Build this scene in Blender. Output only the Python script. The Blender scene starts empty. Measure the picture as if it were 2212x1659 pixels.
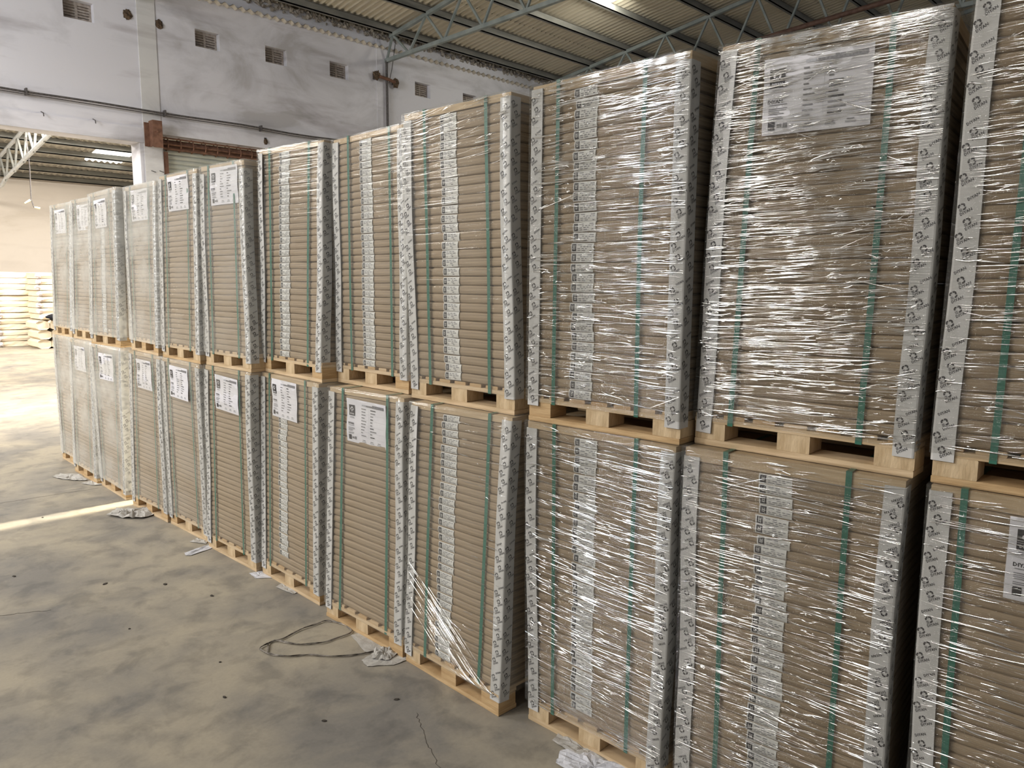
import bpy, math, random
from mathutils import Vector, Matrix, Quaternion, noise
random.seed(7)
S = bpy.context.scene
COL = S.collection
PI = math.pi

# ------------------------------------------------------------------ camera
YAW, PIT, ROL, FPX = 0.79913, 0.13557, 0.00472, 1635.0
CAM = Vector((0, 0, 1.75))
fwd = Vector((math.sin(YAW)*math.cos(PIT), math.cos(YAW)*math.cos(PIT), -math.sin(PIT)))
rgt = Vector((math.cos(YAW), -math.sin(YAW), 0)); upv = rgt.cross(fwd)
r2 = rgt*math.cos(ROL) + upv*math.sin(ROL); u2 = -rgt*math.sin(ROL) + upv*math.cos(ROL)
cd = bpy.data.cameras.new('camera'); cam = bpy.data.objects.new('camera', cd); COL.objects.link(cam)
cd.sensor_width = 36; cd.sensor_fit = 'HORIZONTAL'; cd.lens = FPX/2212*36; cd.clip_start = .05; cd.clip_end = 200
cam.matrix_world = Matrix(((r2.x, u2.x, -fwd.x, CAM.x), (r2.y, u2.y, -fwd.y, CAM.y), (r2.z, u2.z, -fwd.z, CAM.z), (0, 0, 0, 1)))
S.camera = cam

# ------------------------------------------------------------------ light and exposure
S.view_settings.view_transform = 'Standard'; S.view_settings.look = 'None'
S.view_settings.gamma = 1; S.view_settings.use_curve_mapping = False
S.view_settings.exposure = -0.32
w = bpy.data.worlds.new('world'); S.world = w; w.use_nodes = True
w.node_tree.nodes['Background'].inputs[0].default_value = (.97, .98, 1.0, 1)
w.node_tree.nodes['Background'].inputs[1].default_value = 0.36

def area(name, loc, aim, sx, sy, power, col=(1, .93, .82), spread=PI):
    l = bpy.data.lights.new(name, 'AREA'); l.shape = 'RECTANGLE'; l.size = sx; l.size_y = sy
    l.energy = power; l.color = col; l.spread = spread
    o = bpy.data.objects.new(name, l); COL.objects.link(o); o.location = loc
    d = Vector(aim) - Vector(loc)
    o.rotation_euler = d.to_track_quat('-Z', 'Z').to_euler()
    return o
# added fill lamps at left and in far hall; visible skylights; sun from behind
for k, (wy, wz, wp) in enumerate(((1.6, 5.0, 130), (4.0, 5.2, 130), (5.6, 4.7, 160), (8.2, 5.1, 130))):
    area('film_streak_lamp', (-7.0, wy, wz), (2, wy-1.0, 1.8), 1.0, .6, wp, (1, .96, .9))  # added lamps, out of view, that make streaks on the film
area('fill_lamp_left', (-3.0, 4.6, 7.4), (-1.0, 4.6, 0), 1.2, 2.2, 150, (1, .95, .88))  # added overhead fill; the roof has no opening here
area('skylight_right', (13.1, 9.9, 7.5), (13.1, 12.6, 5.6), .9, .9, 110, (1, .95, .8))
area('fill_lamp_mid', (-2.0, 10.5, 6.9), (0.0, 10.0, 0), 2.5, 2.5, 580, (1, .96, .90))  # added fill for the floor, back wall and far loads
area('sun_through_row_gap', (12.0, 5.85, 3.0), (1.0, 6.38, 0.0), 2.0, .8, 115, (1, .90, .70), .16)
area('sun_through_far_door', (12.5, 10.6, 3.6), (2.3, 12.0, 0.0), 5.6, 2.4, 800, (1, .91, .78), .62)
area('wall_fill_lamp', (-6.0, 7.0, 5.6), (9, 14, 5.2), 2.5, 1.2, 400, (.84, .91, 1.0))  # added cool fill to brighten the back wall
area('far_hall_fill_lamp', (-.5, 19.0, 5.75), (0.5, 19.6, 0), 4.0, 3.5, 2900, (1, .93, .82))  # added fill hidden high in the far hall, apart from its skylight
area('far_hall_fill_lamp', (6.5, 20.2, 5.5), (6.5, 20.6, 0), 3.0, 1.5, 1100, (1, .93, .82))  # second added fill lamp for the far hall
area('far_hall_skylight', (7.9, 23.2, 4.9), (7.9, 23.2, 0), .8, 1.2, 60, (1, .93, .8))

# ------------------------------------------------------------------ materials
def mat(name):
    m = bpy.data.materials.new(name); m.use_nodes = True
    nt = m.node_tree; return m, nt, nt.nodes, nt.links, nt.nodes['Principled BSDF']
def coord(N, L, scale=(1, 1, 1), kind='Object'):
    tc = N.new('ShaderNodeTexCoord'); mp = N.new('ShaderNodeMapping'); mp.inputs['Scale'].default_value = scale
    L.new(tc.outputs[kind], mp.inputs['Vector']); return mp.outputs['Vector']
def noisemat(name, c1, c2, scale=(5, 5, 5), ns=1, detail=4, rough=.8, bump=0, bscale=None, p=(.35, .65), metal=0, kind='Object', spec=.3):
    m, nt, N, L, B = mat(name)
    v = coord(N, L, scale, kind)
    n = N.new('ShaderNodeTexNoise'); n.inputs['Scale'].default_value = ns; n.inputs['Detail'].default_value = detail
    L.new(v, n.inputs['Vector'])
    r = N.new('ShaderNodeValToRGB'); r.color_ramp.elements[0].position = p[0]; r.color_ramp.elements[1].position = p[1]
    r.color_ramp.elements[0].color = (*c1, 1); r.color_ramp.elements[1].color = (*c2, 1)
    L.new(n.outputs['Fac'], r.inputs['Fac']); L.new(r.outputs['Color'], B.inputs['Base Color'])
    B.inputs['Roughness'].default_value = rough; B.inputs['Metallic'].default_value = metal
    B.inputs['Specular IOR Level'].default_value = spec
    if bump:
        b = N.new('ShaderNodeBump'); b.inputs['Strength'].default_value = bump; b.inputs['Distance'].default_value = .01
        n2 = N.new('ShaderNodeTexNoise'); n2.inputs['Scale'].default_value = bscale or ns*4; n2.inputs['Detail'].default_value = 5
        L.new(v, n2.inputs['Vector']); L.new(n2.outputs['Fac'], b.inputs['Height']); L.new(b.outputs['Normal'], B.inputs['Normal'])
    return m
M = {}
M['kraft'] = noisemat('kraft_paper', (.25, .183, .115), (.375, .285, .185), (1.2, 1.2, 60), 3, 5, .62, .3, 9, kind='Object', spec=.35, p=(.3, .7))
M['kraft_side'] = noisemat('kraft_side', (.27, .20, .135), (.35, .265, .18), (1, 1, 10), 3, 3, .7)
M['board'] = noisemat('chipboard', (.42, .31, .185), (.54, .41, .26), (2, 2, 30), 3, 4, .7, .2)
M['wood'] = noisemat('pallet_wood', (.47, .335, .19), (.66, .50, .32), (4, 4, 40), 1.2, 6, .75, .25)
M['wood2'] = noisemat('pallet_wood_dark', (.42, .27, .13), (.60, .42, .23), (4, 4, 30), 1.5, 6, .78, .3)
M['woodblock'] = noisemat('pallet_block_wood', (.45, .32, .18), (.64, .49, .31), (30, 30, 9), 1.0, 5, .8, .3, kind='Object')
M['post'] = noisemat('protector_paper', (.50, .49, .47), (.60, .59, .575), (8, 8, 3), 2, 3, .55)
M['ink'] = noisemat('black_ink', (.035, .033, .035), (.06, .055, .06), (40, 40, 40), 3, 2, .5)
M['ink_grey'] = noisemat('grey_ink', (.16, .155, .16), (.24, .235, .24), (60, 60, 60), 3, 2, .6)
M['ink_light'] = noisemat('pale_ink', (.36, .36, .38), (.44, .44, .46), (60, 60, 60), 3, 2, .6)
M['paper'] = noisemat('white_paper', (.66, .645, .68), (.74, .725, .75), (4, 4, 4), 2, 3, .6)
M['sticker'] = noisemat('sticker_paper', (.58, .57, .54), (.66, .65, .61), (9, 9, 9), 2, 3, .5)
M['strap'] = noisemat('green_strap', (.024, .125, .085), (.04, .165, .115), (3, 3, 60), 2, 2, .38, spec=.5)
M['steel'] = noisemat('painted_steel', (.20, .235, .235), (.29, .325, .32), (2, 2, 2), 2, 4, .55)
M['galv'] = noisemat('galvanised_steel', (.50, .53, .56), (.62, .65, .68), (3, 3, 3), 2, 4, .4, metal=.3)
M['purlin'] = noisemat('purlin_steel', (.18, .185, .175), (.26, .26, .245), (1, 4, 4), 2, 4, .6)
M['rust'] = noisemat('rusty_steel', (.12, .06, .04), (.20, .105, .07), (6, 6, 6), 2, 5, .8, .3)
M['brownpipe'] = noisemat('brown_pipe', (.09, .05, .04), (.15, .09, .07), (6, 6, 6), 2, 3, .6)
M['roof'] = noisemat('roof_sheet', (.52, .48, .395), (.57, .53, .435), (.8, .8, .8), 2, 3, .8)
M['rooffar'] = noisemat('roof_sheet_far', (.50, .47, .42), (.58, .55, .49), (.8, .8, .8), 2, 6, .8)
M['mortar'] = noisemat('crumbled_mortar', (.22, .19, .16), (.48, .45, .41), (8, 8, 8), 2, 5, .9, .6)
M['rubble'] = noisemat('broken_masonry', (.04, .028, .02), (.16, .11, .07), (12, 12, 12), 2, 5, .95, .8)
M['jali'] = noisemat('vent_concrete', (.26, .22, .19), (.42, .37, .33), (10, 10, 10), 2, 4, .9, .3)
M['shutter'] = noisemat('shutter_slat', (.44, .47, .42), (.56, .58, .52), (1, 1, 1), 3, 4, .5, metal=.1)
M['cable'] = noisemat('grey_cable', (.06, .055, .055), (.12, .11, .11), (20, 20, 20), 2, 2, .6)
M['wire'] = noisemat('strapping_wire', (.06, .05, .04), (.32, .29, .26), (9, 9, 9), 3, 2, .35, metal=.4)
M['scrap'] = noisemat('scrap_paper', (.36, .34, .31), (.47, .45, .42), (12, 12, 12), 2, 5, .8, .3)
M['scrap2'] = noisemat('scrap_white', (.52, .52, .55), (.62, .62, .66), (12, 12, 12), 2, 5, .7, .3)
M['debris'] = noisemat('debris', (.04, .035, .03), (.09, .075, .06), (30, 30, 30), 2, 3, .9)
M['bale'] = noisemat('pulp_bale', (.70, .60, .46), (.80, .70, .55), (1.5, 1.5, 14), 2, 5, .9, .3)
M['balewrap'] = noisemat('bale_wrap', (.66, .58, .57), (.84, .79, .80), (9, 9, 9), 2, 5, .8, .6)
M['black'] = noisemat('black_cloth', (.008, .008, .012), (.02, .02, .028), (9, 9, 9), 2, 3, .9)
M['lampplastic'] = noisemat('lamp_plastic', (.72, .68, .48), (.8, .76, .55), (9, 9, 9), 2, 3, .4)

def wallmat(name, a, b, c, mul=.8):
    m, nt, N, L, B = mat(name)
    v = coord(N, L, (.55, .55, .9))
    n = N.new('ShaderNodeTexNoise'); n.inputs['Scale'].default_value = 1.1; n.inputs['Detail'].default_value = 9; n.inputs['Roughness'].default_value = .6
    n.inputs['Distortion'].default_value = .6
    L.new(v, n.inputs['Vector'])
    r = N.new('ShaderNodeValToRGB'); e = r.color_ramp.elements
    e[0].position = .36; e[0].color = (*c, 1); e[1].position = .54; e[1].color = (*b, 1)
    e2 = r.color_ramp.elements.new(.44); e2.color = (*a, 1)
    L.new(n.outputs['Fac'], r.inputs['Fac'])
    v2 = coord(N, L, (.35, 1, 2.6)); n2 = N.new('ShaderNodeTexNoise'); n2.inputs['Scale'].default_value = 1.6; n2.inputs['Detail'].default_value = 7
    L.new(v2, n2.inputs['Vector'])
    r3 = N.new('ShaderNodeValToRGB'); r3.color_ramp.elements[0].position = .30; r3.color_ramp.elements[1].position = .46
    r3.color_ramp.elements[0].color = (.70, .68, .68, 1); r3.color_ramp.elements[1].color = (1, 1, 1, 1)
    L.new(n2.outputs['Fac'], r3.inputs['Fac'])
    mx = N.new('ShaderNodeMix'); mx.data_type = 'RGBA'; mx.blend_type = 'MULTIPLY'; mx.inputs['Factor'].default_value = mul
    L.new(r.outputs['Color'], mx.inputs['A']); L.new(r3.outputs['Color'], mx.inputs['B'])
    L.new(mx.outputs['Result'], B.inputs['Base Color']); B.inputs['Roughness'].default_value = .9
    B.inputs['Specular IOR Level'].default_value = .1
    bp = N.new('ShaderNodeBump'); bp.inputs['Strength'].default_value = .35; bp.inputs['Distance'].default_value = .03
    L.new(n.outputs['Fac'], bp.inputs['Height']); L.new(bp.outputs['Normal'], B.inputs['Normal'])
    return m
M['wall'] = wallmat('whitewash', (.60, .60, .65), (.70, .70, .76), (.48, .475, .50))
M['wallfar'] = wallmat('limewash_far', (.60, .55, .50), (.62, .57, .52), (.56, .51, .455), .2)
M['pillar'] = wallmat('pillar_paint', (.58, .575, .585), (.66, .66, .665), (.50, .49, .49))

def floormat():
    m, nt, N, L, B = mat('concrete')
    v = coord(N, L, (1, 1, 1))
    def ns(sc, d, dist=0):
        n = N.new('ShaderNodeTexNoise'); n.inputs['Scale'].default_value = sc; n.inputs['Detail'].default_value = d
        n.inputs['Distortion'].default_value = dist; n.inputs['Roughness'].default_value = .6; L.new(v, n.inputs['Vector']); return n
    a = ns(1.5, 10, .25); b = ns(5.5, 10, .35); c = ns(70, 4)
    r = N.new('ShaderNodeValToRGB'); e = r.color_ramp.elements
    e[0].position = .36; e[0].color = (.215, .20, .18, 1); e[1].position = .60; e[1].color = (.375, .33, .255, 1)
    L.new(a.outputs['Fac'], r.inputs['Fac'])
    r2_ = N.new('ShaderNodeValToRGB'); e = r2_.color_ramp.elements
    e[0].position = .36; e[0].color = (.62, .63, .66, 1); e[1].position = .52; e[1].color = (1, 1, 1, 1)
    L.new(b.outputs['Fac'], r2_.inputs['Fac'])
    mx = N.new('ShaderNodeMix'); mx.data_type = 'RGBA'; mx.blend_type = 'MULTIPLY'; mx.inputs['Factor'].default_value = .75
    L.new(r.outputs['Color'], mx.inputs['A']); L.new(r2_.outputs['Color'], mx.inputs['B'])
    r4 = N.new('ShaderNodeValToRGB'); r4.color_ramp.elements[0].color = (.86, .86, .86, 1); r4.color_ramp.elements[1].color = (1.06, 1.06, 1.06, 1)
    L.new(c.outputs['Fac'], r4.inputs['Fac'])
    mx2 = N.new('ShaderNodeMix'); mx2.data_type = 'RGBA'; mx2.blend_type = 'MULTIPLY'; mx2.inputs['Factor'].default_value = 1
    L.new(mx.outputs['Result'], mx2.inputs['A']); L.new(r4.outputs['Color'], mx2.inputs['B'])
    L.new(mx2.outputs['Result'], B.inputs['Base Color'])
    rr = N.new('ShaderNodeMapRange'); rr.inputs['To Min'].default_value = .5; rr.inputs['To Max'].default_value = .8
    L.new(b.outputs['Fac'], rr.inputs['Value']); L.new(rr.outputs['Result'], B.inputs['Roughness'])
    B.inputs['Specular IOR Level'].default_value = .3
    bp = N.new('ShaderNodeBump'); bp.inputs['Strength'].default_value = .15; bp.inputs['Distance'].default_value = .01
    L.new(b.outputs['Fac'], bp.inputs['Height']); L.new(bp.outputs['Normal'], B.inputs['Normal'])
    return m
M['floor'] = floormat()

def filmmat(name, haze, gloss, bump, zs=70, rough=.12, cap=.2, tr=.965):
    m = bpy.data.materials.new(name); m.use_nodes = True; nt = m.node_tree; N = nt.nodes; L = nt.links
    N.remove(N['Principled BSDF']); out = N['Material Output']
    v = coord(N, L, (3.0, 3.0, zs))
    n = N.new('ShaderNodeTexNoise'); n.inputs['Scale'].default_value = 1; n.inputs['Detail'].default_value = 5; n.inputs['Distortion'].default_value = .5
    L.new(v, n.inputs['Vector'])
    bp = N.new('ShaderNodeBump'); bp.inputs['Strength'].default_value = bump; bp.inputs['Distance'].default_value = .02
    L.new(n.outputs['Fac'], bp.inputs['Height'])
    g = N.new('ShaderNodeBsdfGlossy'); g.inputs['Roughness'].default_value = rough; g.inputs['Color'].default_value = (1, 1, 1, 1)
    L.new(bp.outputs['Normal'], g.inputs['Normal'])
    t = N.new('ShaderNodeBsdfTransparent'); t.inputs['Color'].default_value = (tr, tr, tr*.99, 1)
    d = N.new('ShaderNodeBsdfDiffuse'); d.inputs['Color'].default_value = (.80, .785, .73, 1)
    v3 = coord(N, L, (2.5, 2.5, 4)); n3 = N.new('ShaderNodeTexNoise'); n3.inputs['Scale'].default_value = 1; n3.inputs['Detail'].default_value = 5
    L.new(v3, n3.inputs['Vector'])
    mr = N.new('ShaderNodeMapRange'); mr.inputs['From Min'].default_value = .35; mr.inputs['From Max'].default_value = .7
    mr.inputs['To Min'].default_value = haze*.5; mr.inputs['To Max'].default_value = haze*1.5; L.new(n3.outputs['Fac'], mr.inputs['Value'])
    m1 = N.new('ShaderNodeMixShader'); L.new(mr.outputs['Result'], m1.inputs[0]); L.new(t.outputs[0], m1.inputs[1]); L.new(d.outputs[0], m1.inputs[2])
    f = N.new('ShaderNodeFresnel'); f.inputs['IOR'].default_value = 1.5; L.new(bp.outputs['Normal'], f.inputs['Normal'])
    mu = N.new('ShaderNodeMath'); mu.operation = 'MULTIPLY'; mu.inputs[1].default_value = gloss; L.new(f.outputs[0], mu.inputs[0])
    mn = N.new('ShaderNodeMath'); mn.operation = 'MINIMUM'; mn.inputs[1].default_value = cap; L.new(mu.outputs[0], mn.inputs[0]); mu = mn
    m2 = N.new('ShaderNodeMixShader'); L.new(mu.outputs[0], m2.inputs[0]); L.new(m1.outputs[0], m2.inputs[1]); L.new(g.outputs[0], m2.inputs[2])
    L.new(m2.outputs[0], out.inputs['Surface']); return m
M['film_light'] = filmmat('stretch_film_light', .055, .8, .35, cap=.06)
M['film_heavy'] = filmmat('stretch_film_heavy', .015, 1.3, 1.0, 150, .05, cap=.09, tr=.86)
M['film_hazy'] = filmmat('stretch_film_hazy', .36, .8, .6, 45, .2, cap=.12)
M['film_mid'] = filmmat('stretch_film_mid', .15, .8, .5, 55, .16, cap=.10)
def creasemat():
    m = bpy.data.materials.new('film_crease'); m.use_nodes = True; nt = m.node_tree; N = nt.nodes; L = nt.links
    N.remove(N['Principled BSDF']); out = N['Material Output']
    g = N.new('ShaderNodeBsdfGlossy'); g.inputs['Roughness'].default_value = .13
    t = N.new('ShaderNodeBsdfTransparent'); t.inputs['Color'].default_value = (.97, .97, .965, 1)
    v = coord(N, L, (14, 14, 14)); n = N.new('ShaderNodeTexNoise'); n.inputs['Scale'].default_value = 1; L.new(v, n.inputs['Vector'])
    r = N.new('ShaderNodeMapRange'); r.inputs['From Min'].default_value = .42; r.inputs['From Max'].default_value = .60
    r.inputs['To Min'].default_value = .15; r.inputs['To Max'].default_value = .95
    L.new(n.outputs['Fac'], r.inputs['Value'])
    x = N.new('ShaderNodeMixShader'); L.new(r.outputs[0], x.inputs[0]); L.new(t.outputs[0], x.inputs[1]); L.new(g.outputs[0], x.inputs[2])
    L.new(x.outputs[0], out.inputs['Surface']); return m
M['crease'] = creasemat()
def emit(name, col, st):
    m = bpy.data.materials.new(name); m.use_nodes = True; nt = m.node_tree; N = nt.nodes
    N.remove(N['Principled BSDF']); e = N.new('ShaderNodeEmission'); e.inputs[0].default_value = (*col, 1); e.inputs[1].default_value = st
    nt.links.new(e.outputs[0], N['Material Output'].inputs['Surface']); return m
M['skylight'] = emit('translucent_skylight', (1, .96, .84), 3.5)

# ------------------------------------------------------------------ helpers
class MB:
    def __init__(s): s.v = []; s.f = []; s.m = []
    def quad(s, a, b, c, d, m=0):
        i = len(s.v); s.v += [tuple(a), tuple(b), tuple(c), tuple(d)]; s.f.append((i, i+1, i+2, i+3)); s.m.append(m)
    def box(s, lo, hi, m=0, T=None):
        x0, y0, z0 = lo; x1, y1, z1 = hi; i = len(s.v)
        vs = [(x0, y0, z0), (x1, y0, z0), (x1, y1, z0), (x0, y1, z0), (x0, y0, z1), (x1, y0, z1), (x1, y1, z1), (x0, y1, z1)]
        if T: vs = [tuple(T @ Vector(q)) for q in vs]
        s.v += vs
        for f in ((0, 3, 2, 1), (4, 5, 6, 7), (0, 1, 5, 4), (1, 2, 6, 5), (2, 3, 7, 6), (3, 0, 4, 7)):
            s.f.append(tuple(i+k for k in f)); s.m.append(m)
    def bar(s, a, b, wx, wy, m=0):
        a = Vector(a); b = Vector(b); d = b-a
        T = Matrix.Translation(a) @ d.to_track_quat('Z', 'Y').to_matrix().to_4x4()
        s.box((-wx/2, -wy/2, 0), (wx/2, wy/2, d.length), m, T)
    def grid(s, pts, m=0, flip=False):
        i = len(s.v); nc = len(pts[0])
        for r in pts: s.v += [tuple(p) for p in r]
        for r in range(len(pts)-1):
            for c in range(nc-1):
                q = (i+r*nc+c, i+r*nc+c+1, i+(r+1)*nc+c+1, i+(r+1)*nc+c)
                s.f.append(q[::-1] if flip else q); s.m.append(m)
    def tube(s, pts, r, n=6, m=0):
        pts = [Vector(p) for p in pts]; rows = []
        for k, p in enumerate(pts):
            d = (pts[min(k+1, len(pts)-1)]-pts[max(k-1, 0)]).normalized()
            q = d.to_track_quat('Z', 'Y'); rr = r[k] if isinstance(r, (list, tuple)) else r
            rows.append([p + q @ Vector((math.cos(2*PI*j/n)*rr, math.sin(2*PI*j/n)*rr, 0)) for j in range(n+1)])
        s.grid(rows, m, True)
        for e, row in ((0, rows[0]), (1, rows[-1])):
            i = len(s.v); s.v += [tuple(q) for q in row[:n]]; f = tuple(range(i, i+n)); s.f.append(f[::-1] if e == 0 else f); s.m.append(m)
    def mesh(s, name, mats, smooth=False):
        me = bpy.data.meshes.new(name); me.from_pydata(s.v, [], s.f)
        for q in mats: me.materials.append(M[q])
        if len(mats) > 1: me.polygons.foreach_set('material_index', s.m)
        if smooth: me.polygons.foreach_set('use_smooth', [True]*len(s.f))
        me.update(); return me
def obj(name, me, parent=None, loc=None, **kw):
    o = bpy.data.objects.new(name, me); COL.objects.link(o)
    if parent is not None: o.parent = parent
    if loc is not None: o.location = loc
    for k, v in kw.items(): o[k] = v
    return o
def thing(name, label, cat, loc=(0, 0, 0), group=None):
    o = obj(name, None, None, loc, label=label, category=cat); o.empty_display_size = .1
    if group: o['group'] = group
    return o
def struct(name, me, loc=None): return obj(name, me, None, loc, kind='structure')
def lerp(a, b, t): return a+(b-a)*t
def n1(x, y=0, z=0): return noise.noise(Vector((x, y, z)))

# ------------------------------------------------------------------ floor
mb = MB(); mb.box((-16, -12, -.2), (30, 34, 0)); floor = struct('floor', mb.mesh('floor', ['floor']))
def crack(pts, wd):
    mb = MB(); rows = []
    P2 = []
    for a, b in zip(pts, pts[1:]):
        for k in range(12):
            t = k/12; P2.append(Vector((lerp(a[0], b[0], t), lerp(a[1], b[1], t), 0)))
    P2.append(Vector((*pts[-1], 0)))
    for k, p in enumerate(P2):
        d = (P2[min(k+1, len(P2)-1)]-P2[max(k-1, 0)]).normalized(); nn = Vector((-d.y, d.x, 0))
        q = p+nn*n1(k*.7, wd*99)*.012; ww = wd*(.6+.8*abs(n1(k*1.3, 5)))
        rows.append([q-nn*ww+Vector((0, 0, .0006)), q+Vector((0, 0, .0012)), q+nn*ww+Vector((0, 0, .0006))])
    mb.grid(rows, 0, True); obj('floor_joint', mb.mesh('floor_joint', ['debris']), floor)
crack([(-1.5, 7.25), (1.328, 6.897), (2.02, 6.83)], .0025)
crack([(-.4, 4.86), (.83, 4.54), (1.037, 4.428)], .003)
crack([(1.797, 2.283), (1.704, 2.11), (1.634, 1.946), (1.45, 1.55)], .0016)

# ------------------------------------------------------------------ far wall of the near hall (y = 14)
EZ = 7.0
def wall_mesh(name, y0, y1, x0, x1, z0, z1, holes, m):
    xs = sorted({x0, x1, *[h[0] for h in holes], *[h[1] for h in holes]}); zs = sorted({z0, z1, *[h[2] for h in holes], *[h[3] for h in holes]})
    inh = lambda x, z: any(h[0]-1e-6 <= x <= h[1]+1e-6 and h[2]-1e-6 <= z <= h[3]+1e-6 for h in holes)
    solid = {}
    for i in range(len(xs)-1):
        for k in range(len(zs)-1): solid[i, k] = not inh((xs[i]+xs[i+1])/2, (zs[k]+zs[k+1])/2)
    mb = MB()
    for (i, k), s_ in solid.items():
        if not s_: continue
        a, b, c, d = xs[i], xs[i+1], zs[k], zs[k+1]
        mb.quad((a, y0, c), (b, y0, c), (b, y0, d), (a, y0, d)); mb.quad((b, y1, c), (a, y1, c), (a, y1, d), (b, y1, d))
        if not solid.get((i-1, k)): mb.quad((a, y1, c), (a, y0, c), (a, y0, d), (a, y1, d))
        if not solid.get((i+1, k)): mb.quad((b, y0, c), (b, y1, c), (b, y1, d), (b, y0, d))
        if not solid.get((i, k-1)): mb.quad((a, y1, c), (b, y1, c), (b, y0, c), (a, y0, c))
        if not solid.get((i, k+1)): mb.quad((a, y0, d), (b, y0, d), (b, y1, d), (a, y1, d))
    return mb.mesh(name, [m])
vents = [4.12, 6.23, 7.58, 9.0, 11.21, 12.66, 14.1]
holes = [(x, x+.45, 5.885, 6.185) for x in vents]
holes += [(-12, 5.17, -1, 4.08), (5.56, 9.9, -1, 4.27)]
holes += [(5.03, 5.15, 6.08, 6.21), (5.56, 5.67, 6.05, 6.17), (7.49, 7.55, 4.34, 4.47), (10.06, 10.17, 6.02, 6.14), (10.56, 10.68, 5.99, 6.11)]
wallb = struct('wall_back', wall_mesh('wall_back', 14, 14.4, -12, 28, 0, EZ, holes, 'wall'))
mb = MB(); mb.box((5.24, 13.985, 0), (5.54, 14.01, EZ)); struct('trim_1', mb.mesh('pillar', ['pillar']))
mb = MB(); mb.box((10.16, 13.988, 0), (10.5, 14.01, EZ)); struct('trim_2', mb.mesh('pillar', ['wall']))
mb = MB(); mb.box((-12, 13.985, 4.08), (5.24, 14.01, 4.33)); struct('trim_3', mb.mesh('lintel', ['wall']))
# broken mortar along the eave: lumps, nobody could count them
mb = MB()
for k in range(900):
    x = random.uniform(3, 22); z = EZ+random.uniform(-.10, .03)*(1 if x > 9 else 1.2); s_ = random.uniform(.02, .055)
    T = Matrix.Translation((x, 13.99, z)) @ Quaternion((random.random(), random.random(), random.random()), random.random()*3).to_matrix().to_4x4()
    mb.box((-s_, -s_*.6, -s_*.6), (s_, s_*.6, s_*.6), 0, T)
obj('eave_mortar', mb.mesh('eave_mortar', ['mortar']), wallb, kind='stuff')
# ventilation openings with slatted concrete grilles
def vent(x, lab):
    t = thing('ventilation_grille', lab, 'vent', (x, 14.12, 5.885), 'slatted wall vents under the eave')
    mb = MB(); mb.box((0, .0, 0), (.03, .06, .3)); mb.box((.42, 0, 0), (.45, .06, .3)); mb.box((.03, 0, .28), (.42, .06, .3)); mb.box((.03, 0, 0), (.42, .06, .02))
    mb.box((.205, 0, .02), (.245, .06, .28)); obj('grille_frame', mb.mesh('grille_frame', ['jali']), t)
    for k in range(6):
        mb = MB(); z = .02+k*.0433
        mb.box((.03, 0.005, z+.013), (.205, .05, z+.0433)); mb.box((.245, .005, z+.013), (.42, .05, z+.0433)); obj('slat', mb.mesh('slat', ['jali']), t)
names = ['at the top left corner above the open bay', 'second from the left, right of the painted pillar', 'third from the left above the roller shutter',
         'left of the vertical pipe, closest to it', 'just right of the vertical pipe', 'rightmost one above the stacks', 'beyond the rightmost visible vent behind the tall stack']
for x, n_ in zip(vents[:6], names): vent(x, 'small slatted concrete wall vent, '+n_)
# rough masonry plugs in the holes
def rubble(x, z, r, lab):
    mb = MB()
    rows = []
    for i in range(7):
        th = PI*i/6
        rows.append([Vector((math.sin(th)*math.cos(ph)*r, math.sin(th)*math.sin(ph)*.06, math.cos(th)*r*1.1))*(1+.45*n1(i*1.7, j*1.3 % 12.1, x)) for j in range(13) for ph in [2*PI*(j % 12)/12]])
    mb.grid(rows)
    obj('broken_hole', mb.mesh('broken_hole', ['rubble']), None, (x, 14.02, z), label=lab, category='wall hole')
rubble(5.10, 6.145, .085, 'dark ragged hole knocked in the wall just left of the pillar')
rubble(5.61, 6.11, .075, 'dark ragged hole knocked in the wall just right of the pillar')
rubble(7.52, 4.40, .05, 'small dark ragged hole above the right part of the roller shutter')
t = thing('pipe_stub', 'rusty pipe stub with crumbly ends crossing in front of the vertical pipe', 'pipe', (10.37, 13.9, 6.06))
mb = MB(); mb.tube([(-.24, .02, .03), (.0, -.02, 0), (.22, .0, -.03)], .035, 8); obj('pipe', mb.mesh('pipe', ['rust'], True), t)
for sx, sz in ((-.26, .03), (.24, -.03)):
    mb = MB(); rows = []
    for i in range(7):
        th = PI*i/6
        rows.append([Vector((math.sin(th)*math.cos(ph)*.08, math.sin(th)*math.sin(ph)*.07, math.cos(th)*.09))*(1+.6*n1(i*1.7, (j % 10)*1.1, sx*9)) for j in range(11) for ph in [2*PI*(j % 10)/10]])
    mb.grid(rows); obj('mortar_lump', mb.mesh('mortar_lump', ['rubble']), t, (sx, 0.02, sz))
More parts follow.
